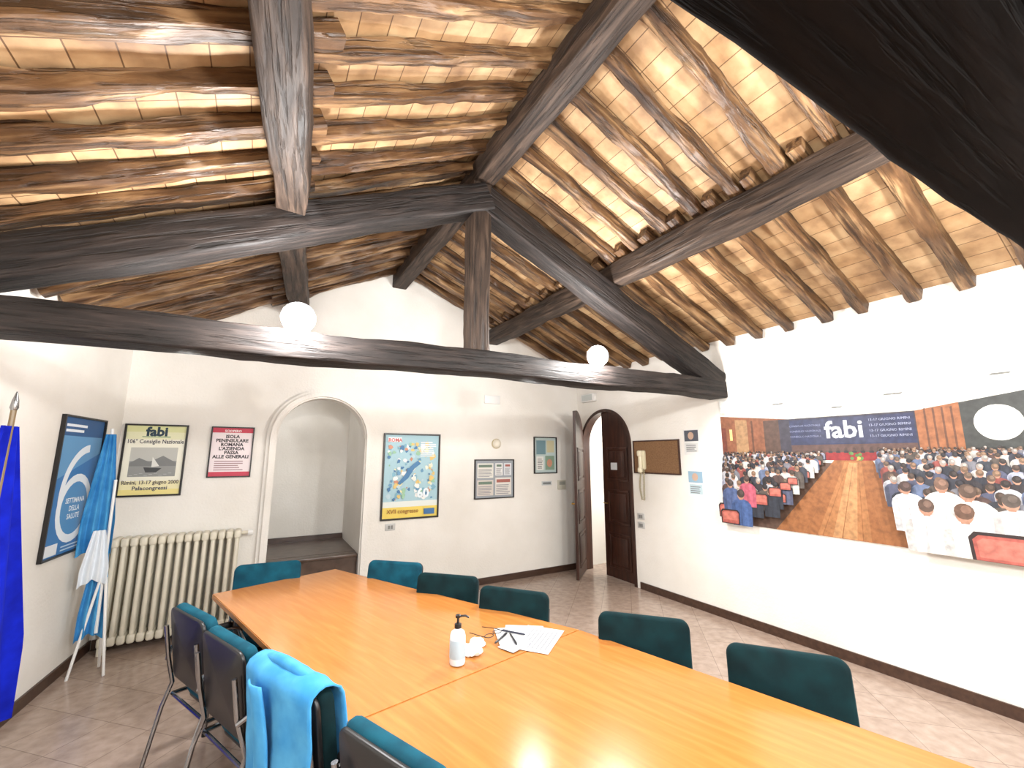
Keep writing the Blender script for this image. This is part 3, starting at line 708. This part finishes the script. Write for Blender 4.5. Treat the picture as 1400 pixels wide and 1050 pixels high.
# jacket folded flat over the chair back
b=MB('light_blue_jacket'); V=[];F=[]; nu,nv=24,38
prof=[]
for i in range(nv+1):
    t=i/nv
    if t<.28: s=t/.28; prof.append((.046,.62+.265*s))
    elif t<.40: s=(t-.28)/.12; prof.append((.046+(-.116)*s,.885+.026*math.sin(math.pi*s)+.01*s))
    else: s=(t-.40)/.60; prof.append((-.075-.02*s,.895-.50*s))
for i,(y,z) in enumerate(prof):
    for k_ in range(nu+1):
        u=-1+2*k_/nu; x=u*.238*(1+.02*math.sin(i*.4))
        f_=.005*math.sin(u*7+i*.1)+.006*noise.noise(Vector((u*3,i*.2,1)))
        zz=z-.012*abs(u)**3+.008*noise.noise(Vector((u*4,i*.15,5)))
        yy=y-.05*(z-.695)/.38+ (f_-.002 if y<0 else abs(f_)*.5)+.25*x*x
        V.append((x,yy,zz))
for i in range(nv):
    for k_ in range(nu):
        a_=i*(nu+1)+k_; F.append([a_,a_+1,a_+nu+2,a_+nu+1])
b.add(V,F,M_sky,None,True)
V=[];F=[]
for i in range(13):
    for k_ in range(9):
        z=.87-.36*i/12; x=-.12+.10*k_/8+.03*math.sin(i*.25); V.append((x,-.106-.05*(z-.695)/.38-.014*math.sin(math.pi*k_/8)+.25*x*x,z))
for i in range(12):
    for k_ in range(8):
        a_=i*9+k_; F.append([a_,a_+1,a_+10,a_+9])
b.add(V,F,M_sky,None,True)
b.tube([(-.15,-.045,.913),(-.07,-.05,.926),(.05,-.05,.924),(.14,-.045,.913)],[.012,.02,.02,.012],M_sky,n=12)
o=b.build(MJ,fix=False); md=o.modifiers.new('thick','SOLIDIFY'); md.thickness=.007

# ------------------------------------------------------------ table-top things
T=.7615
b=MB('sanitizer_bottle'); Mx=Matrix.Translation((.857,1.963,T))
M_bot=flat((210,216,222),.15,'translucent_white_bottle')
b.lathe([(.02,0),(.034,.003),(.036,.01),(.036,.12),(.03,.138),(.014,.148),(.013,.155)],M_bot,Mx); b.lathe([(.0365,.03),(.0368,.032),(.0368,.105),(.0365,.107)],flat((160,180,192),.5),Mx)
b.lathe([(.016,.153),(.016,.17),(.006,.172),(.005,.195),(.012,.197),(.013,.207),(.008,.21)],M_black,Mx)
b.tube([(0,0,.202),(.03,-.015,.204),(.045,-.022,.196)],.005,M_black,Mx); b.build()
b=MB('crumpled_tissue')
for (x,y,s) in((.96,2.02,.045),(1.02,2.09,.04),(.93,2.09,.035)):
    bm_=bmesh.new(); bmesh.ops.create_icosphere(bm_,subdivisions=3,radius=s)
    for v in bm_.verts:
        v.co*=1+.45*noise.noise(v.co*40+Vector((x*9,0,0))); v.co.z=max(v.co.z*.55+s*.35,0)
    b.bm(bm_,flat((222,222,220),.8),Matrix.Translation((x,y,T)))
b.build()
b=MB('loose_papers')
def sheet(cx,cy,w,h,ang,z,mat=None):
    Mx=Matrix.Translation((cx,cy,z))@Matrix.Rotation(ang,4,'Z')
    b.box((-w/2,-h/2,0),(w/2,h/2,.0012),mat or flat((208,208,208),.7),Mx)
sheet(1.27,2.06,.30,.21,math.radians(55),T); sheet(1.32,2.0,.30,.21,math.radians(38),T+.0015,flat((200,202,204),.7)); sheet(1.22,2.10,.21,.15,math.radians(70),T+.003); sheet(1.18,1.99,.15,.1,math.radians(20),T+.0045,flat((180,184,190),.7))
for k_ in range(7):
    Mx=Matrix.Translation((1.32,2.0,T+.003))@Matrix.Rotation(math.radians(38),4,'Z'); b.box((-.12,-.08+k_*.022,0),(.11,-.074+k_*.022,.0006),flat((130,132,138)),Mx)
b.build()
for (x,y,an,c) in((1.15,2.08,.6,(24,26,34)),(1.20,2.04,1.3,(30,30,34)),(1.24,2.11,2.2,(40,44,60))):
    b=MB('ballpoint_pen'); Mx=Matrix.Translation((x,y,T+.012))@Matrix.Rotation(an,4,'Z')
    b.tube([(-.07,0,0),(-.062,0,0),(.05,0,0),(.068,0,0)],[.0015,.005,.005,.004],flat(c,.3),Mx); b.tube([(.03,0,.006),(.06,0,.006)],.0015,M_chrome,Mx,n=5); b.build()
b=MB('eyeglasses'); Mx=Matrix.Translation((1.13,2.13,T+.01))@Matrix.Rotation(.4,4,'Z')
for s in(-1,1):
    b.tube([(s*.033+.026*math.cos(t*math.pi/8),.02*math.sin(t*math.pi/8),.01+0*t) for t in range(17)],.002,M_black,Mx,n=5); b.tube([(s*.06,0,.01),(s*.062,.02,.01),(s*.05,.12,.002)],.002,M_black,Mx,n=5)
b.tube([(-.008,0,.01),(.008,0,.01)],.002,M_black,Mx,n=5); b.build()

# ------------------------------------------------------------ flags
def drape(b,cx,cy,z0,z1,w0,w1,mat,dirv=(1,0),folds=5,amp=.03,nu=30,nv=20,ph=0):
    V=[];F=[]; dx,dy=dirv
    for i in range(nv+1):
        t=i/nv; z=z1+(z0-z1)*t; w=w0+(w1-w0)*min(1,t*1.3)
        for k_ in range(nu+1):
            u=-1+2*k_/nu; off=amp*(.4+.6*t)*math.sin(u*folds*math.pi+ph+t*.8)
            V.append((cx+dx*u*w/2-dy*off,cy+dy*u*w/2+dx*off,z-(.05*abs(u) if i==nv else 0)))
    for i in range(nv):
        for k_ in range(nu):
            a_=i*(nu+1)+k_; F.append([a_,a_+1,a_+nu+2,a_+nu+1])
    b.add(V,F,mat,None,True)
b=MB('blue_flag_on_pole'); fx,fy=-1.19,3.38
b.lathe([(.14,0),(.14,.02),(.03,.05),(.02,.09)],M_chrome,Matrix.Translation((fx,fy,0)))
b.tube([(fx,fy,.05),(fx,fy,1.95)],.013,flat((120,100,70),.4)); b.lathe([(.003,.11),(.014,.06),(.018,.02),(.01,0)][::-1],flat((150,150,150),.25,metal=1.0),Matrix.Translation((fx,fy,1.94)))
drape(b,fx+.0,fy+.0,.27,1.86,.14,.84,M_flagblue,(.15,.99),3,.03,nu=44)
b.build(fix=False)
b=MB('light_blue_flags_on_stand'); fx,fy=-1.02,4.86
for an in(80,200,320):
    c_,s_=math.cos(math.radians(an)),math.sin(math.radians(an))
    b.tube([(fx+.13*c_,fy+.13*s_,0),(fx+.02*c_,fy+.02*s_,.72)],.01,M_whitep)
b.tube([(fx,fy,.3),(fx-.10,fy+.04,1.93)],.012,M_whitep); b.tube([(fx,fy,.3),(fx-.02,fy,1.5)],.011,M_whitep)
drape(b,fx-.09,fy-.01,.95,1.88,.07,.22,M_sky,(.9,.3),3,.03)
drape(b,fx-.06,fy-.05,.72,1.10,.08,.18,M_whitecloth,(.9,.3),3,.025,ph=1)
drape(b,fx-.04,fy+.0,.30,.98,.08,.18,M_sky,(.9,.3),3,.03,ph=2)
b.build(fix=False)

# ------------------------------------------------------------ lamps
def flood(x,y,z,aim,power,size=.09,glass=M_lampglass,sc=1.0,off=.2,by=.03,bz=-.10):
    b=MB('halogen_floodlight'); P=Vector((x,y,z)); d_=(Vector(aim)-P).normalized()
    M=frame_x(P,P+d_)
    Mr=M@Matrix.Rotation(math.radians(90),4,'Y')@Matrix.Scale(sc,4)
    b.lathe([(.03,-.08),(.05,-.06),(.07,-.02),(.096,.02),(.098,.03)],M_chrome,Mr)
    b.lathe([(.093,.024)]+[(.093*math.cos(t*math.pi/16),.026+.06*math.sin(t*math.pi/16)) for t in range(1,8)]+[(.003,.086)],glass,Mr)
    base=Vector((x,y+by,z+bz)); sd_=M.to_3x3()@Vector((0,1,0))
    b.tube([P-sd_*.09*sc,base-sd_*.04,base+sd_*.04,P+sd_*.09*sc],.006,M_chrome)
    b.build()
    l=bpy.data.lights.new('floodlight_bulb','POINT'); l.energy=power*LK; l.shadow_soft_size=size; l.color=(.99,.985,.97)
    o=bpy.data.objects.new('floodlight_bulb',l); o.location=P+d_*off; scene.collection.objects.link(o)
flood(.13,2.84,2.535,(.08,.9,2.35),125)
flood(2.55,2.84,2.585,(1.4,.8,2.4),140)
flood(.5,.12,2.62,(.5,1.2,3.4),150)
flood(2.6,.05,2.62,(2.7,1.2,3.3),140)
def fill_pend(x,y,z,power):  # unseen pendant added behind the camera as fill light
    b=MB('added_fill_pendant'); b.lathe([(.03,.22),(.06,.2),(.17,.03),(.18,0)][::-1],M_whitep,Matrix.Translation((x,y,z)))
    b.lathe([(.001,-.05),(.05,-.03),(.06,.02),(.04,.07),(.02,.09)],emis('fill_pendant_glow',(255,244,224),12),Matrix.Translation((x,y,z+.05)))
    b.tube([(x,y,z+.2),(x,y,rz(x)-.05)],.004,M_black); b.build()
    l=bpy.data.lights.new('fill_pendant_light','POINT'); l.energy=power*LK; l.shadow_soft_size=.14; l.color=(.99,.99,.98)
    o=bpy.data.objects.new('fill_pendant_light',l); o.location=(x,y,z-.08); scene.collection.objects.link(o)
fill_pend(1.1,-1.1,2.35,215)
fill_pend(3.2,-1.1,2.35,100)
# hidden spots added behind the tie beam to brighten the back wall
flood(2.1,3.13,2.385,(2.0,5.3,2.2),26,sc=.45,off=.12,by=-.09,bz=0)
flood(-.45,3.13,2.36,(-.3,5.3,2.2),11,sc=.45,off=.12,by=-.09,bz=0)
for (x,y,z,e) in((5.1,4.5,2.3,60),(.35,6.1,2.3,2.5)):  # unseen point lights added to light the corridor and the niche
    l=bpy.data.lights.new('unseen_fill_bulb','POINT'); l.energy=e*LK; l.shadow_soft_size=.12; o=bpy.data.objects.new('unseen_fill_bulb',l); o.location=(x,y,z); scene.collection.objects.link(o)
wd=bpy.data.worlds.new('World'); scene.world=wd; wd.use_nodes=True
wd.node_tree.nodes['Background'].inputs[0].default_value=(.9,.95,1,1); wd.node_tree.nodes['Background'].inputs[1].default_value=.4

# ------------------------------------------------------------ camera
th=math.radians(30.3); p=math.radians(9.6)
st,ct,sp,cp=math.sin(th),math.cos(th),math.sin(p),math.cos(p)
Rv=(ct,-st,0);Fv=(st*cp,ct*cp,sp);Uv=(-st*sp,-ct*sp,cp)
cam=bpy.data.cameras.new('Camera'); cam.sensor_width=36; cam.lens=580/1400*36; cam.clip_start=.02
co=bpy.data.objects.new('Camera',cam); scene.collection.objects.link(co)
co.matrix_world=Matrix(((Rv[0],Uv[0],-Fv[0],0),(Rv[1],Uv[1],-Fv[1],0),(Rv[2],Uv[2],-Fv[2],1.7),(0,0,0,1)))
scene.camera=co
